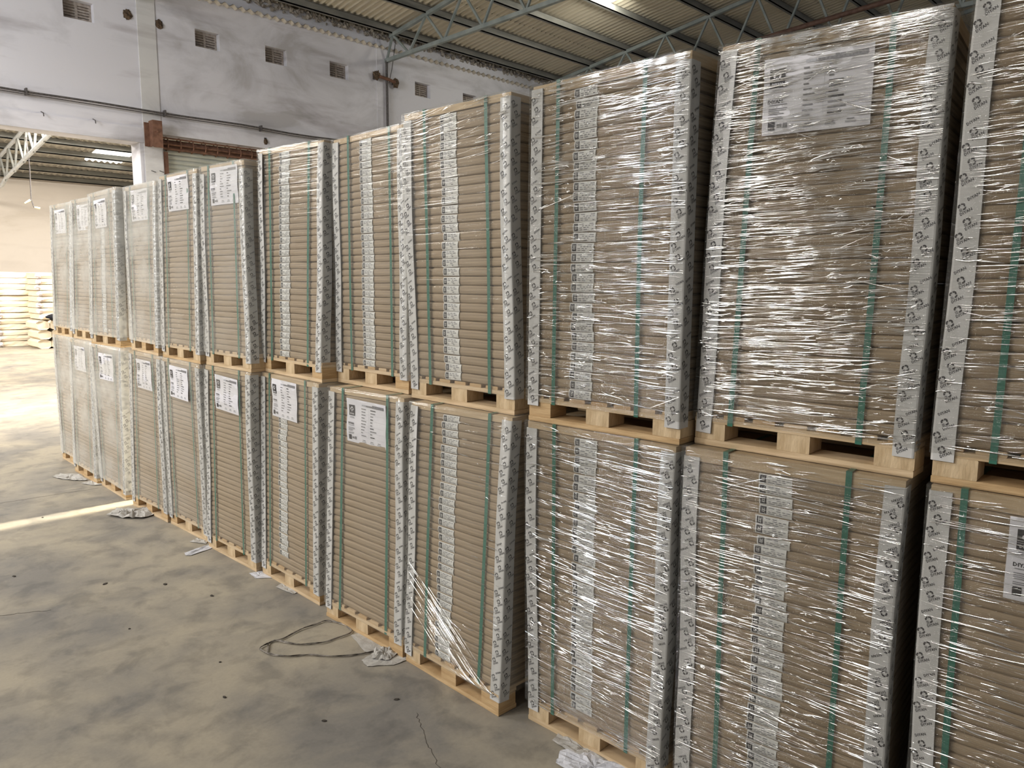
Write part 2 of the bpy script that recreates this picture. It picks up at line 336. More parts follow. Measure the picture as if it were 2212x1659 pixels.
# conduit along the wall, vertical pipe
mb = MB(); P = [(-3+k*.5, 13.93, 4.63+.02*n1(k*.3)-.02*math.sin(k*PI/5)**2) for k in range(27)]; mb.tube(P, .017, 6); mb.tube([(x, y-.01, z-.04+.012*n1(x)) for x, y, z in P[1:]], .009, 5)
t = thing('wall_conduit', 'long dark conduit and cable running across the whitewashed wall', 'cable'); obj('conduit', mb.mesh('conduit', ['cable'], True), t)
for x in (1.5, 3.5, 5.6, 7.4):
    mb = MB(); mb.box((x-.012, 13.9, 4.57), (x+.012, 14.0, 4.67)); obj('clip', mb.mesh('clip', ['cable']), t)
mb = MB(); mb.tube([(10.38, 13.93, 6.45), (10.38, 13.93, 0)], .028, 8); obj('rain_pipe', mb.mesh('rain_pipe', ['cable'], True), None, label='dark vertical pipe on the wall below the first roof truss', category='pipe')
mb = MB(); mb.tube([(10.62, 13.9, 6.95), (10.5, 13.9, 6.3), (10.43, 13.92, 6.0)], .008, 5); obj('loose_wire', mb.mesh('loose_wire', ['cable'], True), None, label='thin dark wire slanting down from the truss end to the vertical pipe', category='wire')

# rusty bracket, shutter guide
t = thing('steel_bracket', 'rusty brown angled steel bracket on the pillar at the shutter top', 'bracket', (5.36, 13.96, 4.0))
mb = MB(); mb.box((-.12, -.02, .02), (-.04, 0, .42)); obj('bracket_plate', mb.mesh('bracket_plate', ['rust']), t)
mb = MB(); mb.box((-.04, -.16, 0.02), (-.02, 0, .45)); obj('bracket_web', mb.mesh('bracket_web', ['rust']), t)
mb = MB(); mb.box((-.04, -.18, 0.0), (.12, -.16, .45)); obj('bracket_flange', mb.mesh('bracket_flange', ['rust']), t)
mb = MB(); mb.tube([(.03, -.18, .26), (.03, -.2, .26)], .014, 8); obj('bolt', mb.mesh('bolt', ['rust'], True), t)
for j, (px_, pz_) in enumerate(((5.33, 3.62), (5.47, 3.63))):
    mb = MB(); mb.tube([(px_, 13.97, pz_), (px_+.03, 13.87, pz_-.03)], .008, 5); obj('wall_peg', mb.mesh('wall_peg', ['cable']), None, label=('left' if j == 0 else 'right')+' of two short dark pegs sticking out of the pillar', category='peg')
for j, px_ in enumerate((1.52, 2.6, 3.7, 4.45)):
    mb = MB(); mb.tube([(px_, 14, 4.36), (px_+.01, 13.92, 4.33), (px_+.01, 13.91, 4.28)], .008, 5); obj('wall_hook', mb.mesh('wall_hook', ['cable']), None, label='small dark hook on the beam over the open bay, %s from the left' % ['first', 'second', 'third', 'fourth'][j], category='hook')
# roller shutter = door_1
door = struct('door_1', None, (5.56, 14.14, 0)); door.empty_display_size = .1
mb = MB(); pr = []
for x in (0.05, 4.3):
    pr.append([(x, 0.0, 0), (x, -.012, .02), (x, -.018, .04), (x, -.012, .06), (x, 0.004, .078)])
mb.grid([[Vector(q) for q in r] for r in zip(*pr)]); mb.grid([[Vector((q[0], q[1]+.006, q[2])) for q in r] for r in zip(*pr)], 0, True)
sl = mb.mesh('shutter_slat', ['shutter'], True)
for k in range(49): obj('shutter_slat', sl, door, (0, 0, .12+k*.08))
mb = MB(); mb.box((-.0, -.12, 0), (.09, .03, 3.98)); obj('guide_rail', mb.mesh('guide_rail', ['rust']), door)
mb = MB(); mb.box((4.25, -.12, 0), (4.34, .03, 3.98)); obj('guide_rail', mb.mesh('guide_rail', ['rust']), door)
for zz, rr in ((4.22, .016), (4.12, .02), (4.04, .02)):
    mb = MB(); mb.tube([(-.03, -.1, zz), (4.33, -.1, zz)], rr, 6); obj('roller_bar', mb.mesh('roller_bar', ['rust'], True), door)
mb = MB(); mb.tube([(-.03, .0, 4.13), (4.33, .0, 4.13)], .08, 10); obj('roller_drum', mb.mesh('roller_drum', ['rust'], True), door)
mb = MB(); pts = [(0, -.02+math.cos(a)*.115, 4.13+math.sin(a)*.115) for a in [2*PI*k/16 for k in range(17)]]; mb.tube(pts, .012, 5); ring = mb.mesh('spring_ring', ['rust'], True)
for k in range(19): obj('spring_ring', ring, door, (.10+k*.225, 0, 0))

# ------------------------------------------------------------------ roofs
def roof_mesh(name, wdt, ln, slope, pitch, m, s=1):
    mb = MB(); n = int(wdt/pitch*8); rows = []
    for r_ in (0, 1):
        rows.append([Vector((wdt*k/n, -s*ln*r_, slope*ln*r_+.024*math.cos(2*PI*(wdt*k/n)/pitch))) for k in range(n+1)])
    mb.grid(rows); mb.grid([[p+Vector((0, 0, .007)) for p in r_] for r_ in rows], 0, True); return mb.mesh(name, [m], True)
RS = .14; Z0 = 7.10
PY = [13.72-1.12*k for k in range(17)]
roof = struct('ceiling', None, (0, 0, 0))
rm = roof_mesh('roof_sheet', 1.0, 2.36, RS, .146, 'roof'); rsky = roof_mesh('skylight_sheet', 1.0, 2.36, RS, .146, 'skylight')
for j in range(9):
    y = 14.5-2.24*j
    for i in range(-14, 28):
        if i in (13,) and j == 1:
            continue
        if j > 6 and i > 14: continue
        obj('roof_sheet', rm, roof, (i*1.0, y, Z0+RS*(14-y)+.012*(j % 2)))
# the sheet row with the translucent skylight: short sheet, then the bright one
y = 14.5-2.24
s1 = roof_mesh('roof_sheet', 1.0, 1.75, RS, .146, 'roof'); s2 = roof_mesh('skylight_sheet', 1.0, 1.5, RS, .146, 'skylight')
obj('roof_sheet', s1, roof, (13, y, Z0+RS*(14-y)+.012)); obj('roof_sheet', roof_mesh('roof_sheet', 1.0, .8, RS, .146, 'roof'), roof, (13, y-1.65, Z0+RS*(14-y+1.65)+.03)); yy = y-1.7
obj('skylight_sheet', s2, roof, (12.62, yy, Z0+RS*(14-yy)-.012), label='glowing translucent skylight sheet')
for k, y in enumerate(PY):
    mb = MB(); z = 7.065+RS*(14-y)
    mb.box((-14, y-.035, z-.15), (28, y-.028, z)); mb.box((-14, y-.035, z-.007), (28, y+.035, z)); mb.box((-14, y-.035, z-.15), (28, y+.03, z-.123))
    obj('purlin', mb.mesh('purlin', ['purlin']), roof)
def truss(x, lab, m='steel'):
    t = thing('roof_truss', lab, 'roof truss', (x, 13.95, 6.45))
    O = Vector((x, 13.95, 6.45)); L_ = lambda y, z: Vector((0, y-13.95, z-6.45))
    zt = lambda y: 6.90+RS*(14-y); zb = lambda y: 6.455+.016*(14-y)
    mb = MB(); mb.bar(L_(13.8, zt(13.8)), L_(-4.0, zt(-4)), .075, .075); obj('top_chord', mb.mesh('top_chord', [m]), t)
    mb = MB(); mb.bar(L_(14.0, zb(14)), L_(-4.0, zb(-4)), .075, .075); obj('bottom_chord', mb.mesh('bottom_chord', [m]), t)
    tn = [13.72-1.12*k for k in range(16)]; bn = [13.17-1.12*k for k in range(16)]
    segs = [((13.95, zb(14)), (tn[0], zt(tn[0])))]
    for k in range(15):
        segs.append(((tn[k], zt(tn[k])), (bn[k], zb(bn[k])))); segs.append(((bn[k], zb(bn[k])), (tn[k+1], zt(tn[k+1]))))
    for a, b in segs:
        mb = MB(); mb.bar(L_(*a), L_(*b), .04, .04); obj('web_bar', mb.mesh('web_bar', [m]), t)
for x, l in ((-5.5, 'grey-green steel roof truss over the aisle far left of the camera'), (-.2, 'grey-green steel roof truss above the aisle, left of the pillar'), (5.1, 'grey-green steel roof truss whose end sits at the painted pillar'),
             (10.4, 'grey-green steel roof truss meeting the wall above the vertical pipe'), (15.7, 'grey-green steel roof truss showing behind the two tall right stacks'), (21.0, 'grey-green steel roof truss at the far right, mostly behind the stacks')):
    truss(x, l)
mb = MB(); mb.tube([(15.2, 8.5, 6.62), (15.2, 2.5, 7.0)], .05, 8); obj('roof_pipe', mb.mesh('roof_pipe', ['brownpipe'], True), None, label='dark brown pipe slanting under the roof above the right stacks', category='pipe')
mb = MB(); mb.box((28, -12, 0), (28.2, 14, 9)); struct('wall_right', mb.mesh('wall_right', ['wall']))

# ------------------------------------------------------------------ far hall
FS = .15; DY = 26.5
mb = MB(); mb.box((-12, DY, 0), (28, DY+.3, 4.70)); struct('wall_end', mb.mesh('wall_end', ['wallfar']))
mb = MB(); mb.box((16, 14.4, 0), (16.3, DY, 7)); struct('wall_end_right', mb.mesh('wall_end_right', ['wallfar']))
roof2 = struct('ceiling', None, (0, 0, 0))
fz = lambda y: 5.24+FS*(23.7-y)
fr = roof_mesh('roof_sheet', 1.0, 1.9, FS, .16, 'rooffar')
for j in range(7):
    y = 26.6-1.8*j
    for i in range(-6, 16):
        if i in (7,) and j == 1: continue
        obj('roof_sheet', fr, roof2, (i+.45, y, fz(y)+.012*(j % 2)))
y = 26.6-1.8
a1 = roof_mesh('roof_sheet', 1.0, .35, FS, .16, 'rooffar'); a2 = roof_mesh('skylight_sheet', 1.0, 1.55, FS, .16, 'skylight')
obj('roof_sheet', a1, roof2, (7.45, y, fz(y))); obj('skylight_sheet', a2, roof2, (7.45, y-.35, fz(y-.35)+.01), label='glowing translucent skylight sheet')
for k in range(13):
    y = 26.3-.9*k; z = fz(y)-.03; mb = MB()
    mb.box((-6, y-.035, z-.15), (16, y-.028, z)); mb.box((-6, y-.035, z-.007), (16, y+.035, z)); mb.box((-6, y-.035, z-.15), (16, y+.03, z-.123))
    obj('purlin', mb.mesh('purlin', ['purlin']), roof2)
# small glowing boxes stand in for daylight between sheet and purlin
for x in (6.95, 7.05, 7.35, 7.45, 7.55, 7.65, 8.25):
    mb = MB(); mb.box((x+.55-.02, 24.9, fz(24.9)-.035), (x+.55+.02, 24.93, fz(24.9)-.012)); obj('daylight_glow_box', mb.mesh('daylight_glow_box', ['skylight']), roof2)
t = thing('roof_truss', 'bright galvanised truss with thick lower chord in the hall beyond the bay', 'roof truss', (5.3, 26.3, 4.0))
L_ = lambda y, z: Vector((0, y-26.3, z-4.0))
mb = MB(); mb.tube([L_(26.4, 4.0), L_(24.0, 4.2), L_(23.5, 4.35), L_(15, 5.60)], .05, 8); obj('bottom_chord', mb.mesh('bottom_chord', ['galv'], True), t)
mb = MB(); mb.tube([L_(26.4, 4.56), L_(15, 6.30)], .045, 8); obj('top_chord', mb.mesh('top_chord', ['galv'], True), t)
yy = 25.8; zb2 = lambda y: 4.2+(24-y)*.153; zt2 = lambda y: 4.56+(26.4-y)*.152
while yy > 16:
    for a, b in (((yy, zt2(yy)), (yy-.45, zb2(yy-.45))), ((yy-.45, zb2(yy-.45)), (yy-.9, zt2(yy-.9)))):
        mb = MB(); mb.bar(L_(*a), L_(*b), .045, .045); obj('web_bar', mb.mesh('web_bar', ['purlin']), t)
    yy -= .9
t = thing('hanging_lamp_holder', 'dark rod hanging from the far truss with two pale lamp sockets', 'lamp', (5.3, 21.4, 3.5))
mb = MB(); mb.tube([(0, 0, 1.6), (.02, 0, .9), (.0, 0, .15), (.05, 0, -.05)], .014, 6); obj('rod', mb.mesh('rod', ['cable'], True), t)
for a, b in (((-.14, 0, .04), (-.02, 0, .12)), ((.05, 0, -.04), (.17, 0, -.06))):
    mb = MB(); mb.tube([a, b], [.02, .032], 8); obj('lamp_socket', mb.mesh('lamp_socket', ['lampplastic'], True), t)

# pulp bales: each bale > body, crumpled end
def bale_body(wd, dp, h, sd):
    mb = MB(); rows = []
    nu, prof = 12, [(.012, .01), (-.012, .05), (-.018, .45), (-.012, .93), (.012, .985), (.5, .99), (1, .97)]
    for k in range(nu+1):
        u = k/nu; sg = n1(u*3, sd)*.02
        rows.append([Vector((u*wd, (q[0] if q[0] < .1 else q[0]*dp)+n1(u*4, sd, q[1]*3)*.03, q[1]*h+sg*q[1])) for q in prof])
    mb.grid(rows)
    mb.box((0.01, .03, .005), (wd-.01, dp, h*.97)); return mb.mesh('bale_body', ['bale'])
def lump(r, sd, m='balewrap'):
    mb = MB(); rows = []
    for i in range(8):
        th = PI*i/7
        rows.append([Vector((math.sin(th)*math.cos(ph)*r*.8, math.sin(th)*math.sin(ph)*r*.8, math.cos(th)*r*.68))*(1+.5*n1(i*.9, (j % 12)*1.1, sd)) for j in range(13) for ph in [2*PI*(j % 12)/12]])
    mb.grid(rows); return mb.mesh('crumpled_end', [m])
bodies = [bale_body(1.5, 1.0, .145, k*3.1) for k in range(3)]
lumps = [lump(.085, k*2.3) for k in range(4)]
nb = 0; ORD = 'zero first second third fourth fifth sixth seventh eighth ninth tenth eleventh twelfth'.split()
for (x0, y0, n_, z0, lean, grp, cnt) in ((5.40, 21.9, 8, .72, 0.0, 'right bale stack beyond the open bay', 'right'), (4.70, 22.9, 13, 0, .0, 'middle bale stack beyond the open bay', 'middle'), (3.14, 23.6, 13, 0, .0, 'left bale stack beyond the open bay', 'left')):
    for k in range(n_):
        o = thing('pulp_bale', 'cream pulp bale, %s stack beyond the bay, %s' % (cnt, 'topmost' if k == n_-1 else 'bottom one' if k == 0 else ORD[n_-k]+' layer from its top'), 'bale', (x0+random.uniform(-.03, .03)+.0*k, y0+random.uniform(-.02, .02), z0+k*.147), grp)
        wd = bodies[k % 3]; obj('bale_body', wd, o)
        c = obj('crumpled_end', lumps[nb % 4], o, (.02 if cnt != 'left' else 1.42, -.03, .07)); c.rotation_euler = (0, 0, random.random()*6); nb += 1
        if cnt != 'right':
            c = obj('crumpled_end', lumps[(nb+1) % 4], o, (1.36-.035*k*(cnt == 'left'), -.03, .07)); c.rotation_euler = (0, 0, random.random()*6)
def roll_mesh(sd):
    mb = MB(); rows = []
    for k in range(9):
        th = 2*PI*k/8+PI/8
        rows.append([Vector((max(-.155, min(.155, math.cos(th)*.21)), y_+.05*abs(math.cos(th)), max(.005, min(.228, math.sin(th)*.16+.115))))*1.0+Vector((n1((k % 8)*1.3, sd)*.05, n1((k % 8)*1.7, sd, 4)*.07, n1((k % 8)*1.1, sd, 9)*.0)) for y_ in (0, .05, .5, .9)])
    mb.grid(rows, 0, True)
    i = len(mb.v); mb.v += [tuple(r_[0]) for r_ in rows[:8]]; mb.f.append(tuple(range(i, i+8))); mb.m.append(0)
    return mb.mesh('rolled_bale', ['bale'])
rl = [roll_mesh(k*1.9) for k in range(3)]; q_ = 0
for row, (zz, xs_) in enumerate(((0, (5.40, 5.73, 6.06)), (.235, (5.42, 5.75, 6.08)), (.47, (5.39, 5.72, 6.05)))):
    for j, xx in enumerate(xs_):
        obj('rolled_bale', rl[q_ % 3], None, (xx, 21.6, zz), label='crumpled cream paper bundle end, %s row, %s one under the right bale stack' % (('bottom', 'middle', 'top')[row], ('left', 'middle', 'right')[j]), category='bale', group='crumpled bundles under the right bale stack'); q_ += 1
mb = MB(); rows = [[Vector((u*.55+.12*v, -.05-.25*(1-v)*u+.03*n1(u*5, v*5), .02+v*(.60-.38*u)+.02*n1(u*4, v*4, 3))) for u in [k/8 for k in range(9)]] for v in [k/8 for k in range(9)]]
mb.grid(rows); mb.grid([[p+Vector((0, .01, 0)) for p in r_] for r_ in rows], 0, True); obj('paper_sheet_flap', mb.mesh('paper_sheet_flap', ['bale'], True), None, (5.52, 21.36, 0), label='large creased cream sheet leaning against the crumpled bundles', category='paper')
mb = MB(); rows = []
for i in range(8):
    th = PI*i/7
    rows.append([Vector((math.sin(th)*math.cos(ph)*.26, math.sin(th)*math.sin(ph)*.16, math.cos(th)*.085))*(1+.35*n1(i*.8, (j % 12)*.9, 3.3)) for j in range(13) for ph in [2*PI*(j % 12)/12]])
mb.grid(rows); obj('black_bag', mb.mesh('black_bag', ['black'], True), None, (5.72, 21.62, .79), label='black cloth bag lying on the crumpled bundles by the bales', category='bag')

# ------------------------------------------------------------------ pallet loads
H1 = 1.217; DEP = .72
def text_mesh():
    c = bpy.data.curves.new('t', 'FONT'); c.body = 'DIYAN'; c.size = .0115; c.resolution_u = 1; c.offset = .0003; c.align_x = 'CENTER'
    o = bpy.data.objects.new('t', c); COL.objects.link(o)
    dg = bpy.context.evaluated_depsgraph_get(); me = bpy.data.meshes.new_from_object(o.evaluated_get(dg))
    vs = [v.co.copy() for v in me.vertices]; fs = [tuple(p.vertices) for p in me.polygons]
    bpy.data.objects.remove(o); bpy.data.curves.remove(c); bpy.data.meshes.remove(me); return vs, fs
TV, TF = text_mesh()
def add_text(mb, T, m=0, sc=1):
    i = len(mb.v); mb.v += [tuple(T @ (v*sc)) for v in TV]
    for f in TF: mb.f.append(tuple(i+k for k in f)); mb.m.append(m)
def add_logo(mb, T, m=0, r=.0085):
    # broken square ring: two solid elbows and a striped lower left side
    a, b = r, r*.52
    def P(pts): 
        i = len(mb.v); mb.v += [tuple(T @ Vector((x, y, 0))) for x, y in pts]; mb.f.append(tuple(range(i, i+len(pts)))); mb.m.append(m)
    P([(-a, b*.2), (-b, b*.2), (-b, b), (-b*.2, b), (-b*.2, a), (-a*.6, a), (-a, a*.6)])
    P([(b*.2, b), (b, b), (b, -b*.2), (a, -b*.2), (a, a*.6), (a*.6, a), (b*.2, a)])
    P([(b, -b*.6), (a, -b*.6), (a, -a*.6), (a*.6, -a), (0, -a), (0, -b), (b, -b)])
    for k in range(3):
        y = -a+k*(a/3.2); P([(-a, y), (-b*.4, y), (-b*.4, y+a*.16), (-a, y+a*.16)])
def wob(k, z): return [0, .0045*math.sin(z*5+k), .003*math.sin(z*8+2*k)][k]
PL = 1.10
def post_mesh(side, var):
    w_, t_ = .056, .004; mb = MB(); n = 16; rows = []
    sg = 1 if side == 'R' else -1
    rr = .006
    prof = [(-w_*sg, -t_), (-rr*sg, -t_), (-rr*.3*sg, -t_+rr*.3), (0, -t_+rr), (0, w_*.92), (-t_*sg, w_*.92), (-t_*sg, 0), (-w_*sg, 0)]
    for k in range(n+1):
        z = PL*k/n; dx = wob(var, z); rows.append([Vector((x+dx, y+dx*.4, z)) for x, y in prof])
    mb.grid(rows, 0, sg < 0)
    for row, fl in ((rows[0], True), (rows[-1], False)):
        i = len(mb.v); mb.v += [tuple(q) for q in row]; f = tuple(range(i, i+len(row))); mb.f.append(f if fl else f[::-1]); mb.m.append(0)
    return mb.mesh('edge_protector', ['post'])
def print_mesh(side, var, flip):
    mb = MB(); sg = 1 if side == 'R' else -1; rnd = random.Random(var*7+flip+(sg > 0)*3)
    for face in (0, 1):
        k = 0; z = .022+face*.01
        while z < PL-.02:
            c = (.019 if k % 2 else .034) if face == 0 else (.017 if k % 2 else .033)
            c += rnd.uniform(-.001, .001); dx = wob(var, z)
            if face == 0:      # front flange, seen from -y
                B = Matrix.Translation((-c*sg+dx, -.0046+dx*.4, z)) @ Matrix.Rotation(PI/2, 4, 'X')
            else:              # side flange, seen from the outside
                B = Matrix.Translation(((.0006)*sg+dx, c+dx*.4, z)) @ (Matrix.Rotation(PI/2, 4, 'Z') if sg > 0 else Matrix.Rotation(-PI/2, 4, 'Z')) @ Matrix.Rotation(PI/2, 4, 'X')
            A = B @ Matrix.Rotation(math.radians(28)+(PI if flip else 0), 4, 'Z')
            if k % 5 != 3: add_logo(mb, A @ Matrix.Translation((-.004, .008, 0)))
            add_text(mb, A @ Matrix.Translation((.0, -.009, 0)), 0, .84)
            z += .0335; k += 1
    return mb.mesh('printed_logos', ['ink'])
POST = {(s_, v): post_mesh(s_, v) for s_ in 'LR' for v in range(3)}
PRNT = {(s_, v, f): print_mesh(s_, v, f) for s_ in 'LR' for v in range(3) for f in (0, 1)}

def sticker_mesh(hh, wd=.10):
    mb = MB(); h = hh*.46; n = 4
    bul = lambda z: .0034*(1-(z/h)**2) if abs(z) < h else 0
    def patch(x0, x1, z0, z1, off, m, k=3):
        mb.grid([[Vector((x0+(x1-x0)*c, -bul(z0+(z1-z0)*r_/k)-off, z0+(z1-z0)*r_/k)) for c in (0, 1)] for r_ in range(k+1)], m)
    patch(-wd/2, wd/2, -h, h, .0008, 0, 5)
    patch(-wd/2+.004, -wd/2+.023, -h*.78, h*.78, .0014, 1)
    c0 = -wd/2+.0135
    patch(c0-.004, c0+.004, h*.05, h*.16, .0018, 0, 1); patch(c0-.004, c0-.0025, -h*.3, h*.45, .0018, 0, 1); patch(c0+.0025, c0+.004, -h*.3, h*.45, .0018, 0, 1); patch(c0-.004, c0+.004, -h*.4, -h*.28, .0018, 0, 1)
    rnd = random.Random(int(hh*1e5))
    for r_ in range(4):
        z = h*(.62-.40*r_); x = -wd/2+.029
        while x < wd/2-.012:
            l = rnd.uniform(.006, .02)
            if rnd.random() < .75: patch(x, min(x+l, wd/2-.006), z-h*.12, z+h*.06, .0014, 2, 1)
            x += l+.005
    return mb.mesh('pack_sticker', ['sticker', 'ink', 'ink_grey'])
def sheet_mesh(var):
    W_, H_ = .30, .215; mb = MB()
    def yy(x, z): return -.0015-.003*n1(x*9+var, z*9)-.002*math.sin(z*40+var)
    def patch(x0, x1, z0, z1, off, m, k=3, c=3):
        mb.grid([[Vector((x0+(x1-x0)*cc/c, yy(x0+(x1-x0)*cc/c, z0+(z1-z0)*r_/k)-off, z0+(z1-z0)*r_/k)) for cc in range(c+1)] for r_ in range(k+1)], m)
    def base():
        m_ = MB(); m_.grid([[Vector((W_*cc/12, yy(W_*cc/12, -H_*(1-r_/10)), -H_*(1-r_/10))) for cc in range(13)] for r_ in range(11)]); return m_.mesh('label_sheet', ['paper'], True)
    b_ = base(); rnd = random.Random(var*11+1); o = .001
    patch(.018, .062, -.083, -.030, o, 1)                       # black logo panel
    T = Matrix.Translation((.040, yy(.04, -.05)-.0018, -.050)) @ Matrix.Rotation(PI/2, 4, 'X') @ Matrix.Rotation(.7, 4, 'Z'); add_logo(mb, T, 0, .010)
    T = Matrix.Translation((.040, yy(.04, -.075)-.0018, -.077)) @ Matrix.Rotation(PI/2, 4, 'X'); add_text(mb, T, 0, .9)
    patch(.024, .056, -.090, -.088, o, 2, 1); patch(.022, .060, -.095, -.093, o, 2, 1)
    T = Matrix.Translation((.036, yy(.04, -.12)-.0012, -.126)) @ Matrix.Rotation(PI/2, 4, 'X'); add_text(mb, T, 1, 1.25)
    for k, z in enumerate((-.131, -.142, -.147, -.152, -.157, -.166, -.171)): patch(.018, .018+rnd.uniform(.03, .055), z-.0011, z+.0011, o, 2, 1)
    patch(.018, .038, -.202, -.178, o, 1); patch(.044, .058, -.196, -.186, o, 2, 1); patch(.062, .074, -.198, -.184, o, 2, 1)
    patch(.12, .150, -.026, -.019, o, 3, 1); patch(.153, .20, -.027, -.019, o, 2, 1); patch(.20, .285, -.028, -.014, o, 2, 2, 4)
    for k in range(10):
        z = -.040-.0145*k
        patch(.115, .115+rnd.uniform(.012, .04), z-.0022, z+.0022, o, 2, 1); patch(.185, .185+rnd.uniform(.012, .05), z-.0024, z+.0024, o, 1 if k % 3 == 0 else 2, 1)
        if k % 2: patch(.11, .287, z-.0078, z-.0073, o, 3, 1, 6)
    patch(.172, .1727, -.175, -.032, o, 3, 6, 1)
    for x in (.12, .18, .235): patch(x, x+.028, -.203, -.1985, o, 3, 1); patch(x+.004, x+.024, -.195, -.192, o, 2, 1)
    return b_, mb.mesh('printed_text', ['paper', 'ink', 'ink_grey', 'ink_light'])
SHEETS = [sheet_mesh(k) for k in range(4)]
CUBE = {}
def boxmesh(name, m, sx, sy, sz):
    k = (name, m, round(sx, 3), round(sy, 3), round(sz, 3))
    if k not in CUBE:
        mb = MB(); e = .002; pr = [(0, e), (e, 0), (sx-e, 0), (sx, e), (sx, sz-e), (sx-e, sz), (e, sz), (0, sz-e)]
        mb.grid([[Vector((x, 0, z)) for x, z in pr+pr[:1]], [Vector((x, sy, z)) for x, z in pr+pr[:1]]], 0, True)
        for y_, fl in ((0, False), (sy, True)):
            i = len(mb.v); mb.v += [(x, y_, z) for x, z in pr]; f = tuple(range(i, i+8)); mb.f.append(f[::-1] if fl else f); mb.m.append(0)
        CUBE[k] = mb.mesh(name, [m])
    return CUBE[k]

def pack_mesh(wd, hh, s1, s2, sd, pinch=.006):
    us = [0.0, .012]
    for s_ in (s1, s2): us += [s_-.034, s_-.016, s_-.008, s_+.012, s_+.02, s_+.038]
    us += [.27, .34, .42, .50, .58, .66, .97, .99, 1.0] ; us = sorted(u for u in us if 0 <= u <= 1)
    a = hh/2*.992; prof = [(.03, -a), (.0075, -a), (.0028, -a*.84), (.0006, -a*.5), (0, 0), (.0006, a*.5), (.0028, a*.84), (.0075, a), (.03, a), (DEP-.02, a), (DEP, 0), (DEP-.02, -a), (.03, -a)]
    mb = MB(); rows = []
    for u in us:
        p = 0
        for s_ in (s1, s2):
            d = abs(u-s_-.002)
            if d < .02: p = 1
            elif d < .04: p = max(p, (.04-d)/.02*.35)
        e = 1 if u in (us[0], us[-1]) else 0
        inx = (.006 if u == 0 else -.006 if u == 1 else 0)
        wv = .0022*n1(u*4, sd)+.0012*n1(u*11, sd, 2)
        rows.append([Vector((u*wd, y_+(pinch*p*(.4+.6*(1-abs(z_)/a)) if y_ < .02 else 0)+(.006*e if y_ < .1 else 0)+.0022*n1(u*5, sd, 7)*(y_ < .1), z_*(1-.10*p*(y_ < .02)-.3*e)+wv*(y_ < .2))) for y_, z_ in prof])
    mb.grid(rows, 0, True)
    for row, fl in ((rows[0], True), (rows[-1], False)):
        i = len(mb.v); mb.v += [tuple(q) for q in row[:-1]]; f = tuple(range(i, i+len(row)-1)); mb.f.append(f if fl else f[::-1]); mb.m.append(0)
    return mb.mesh('paper_pack', ['kraft'], True)

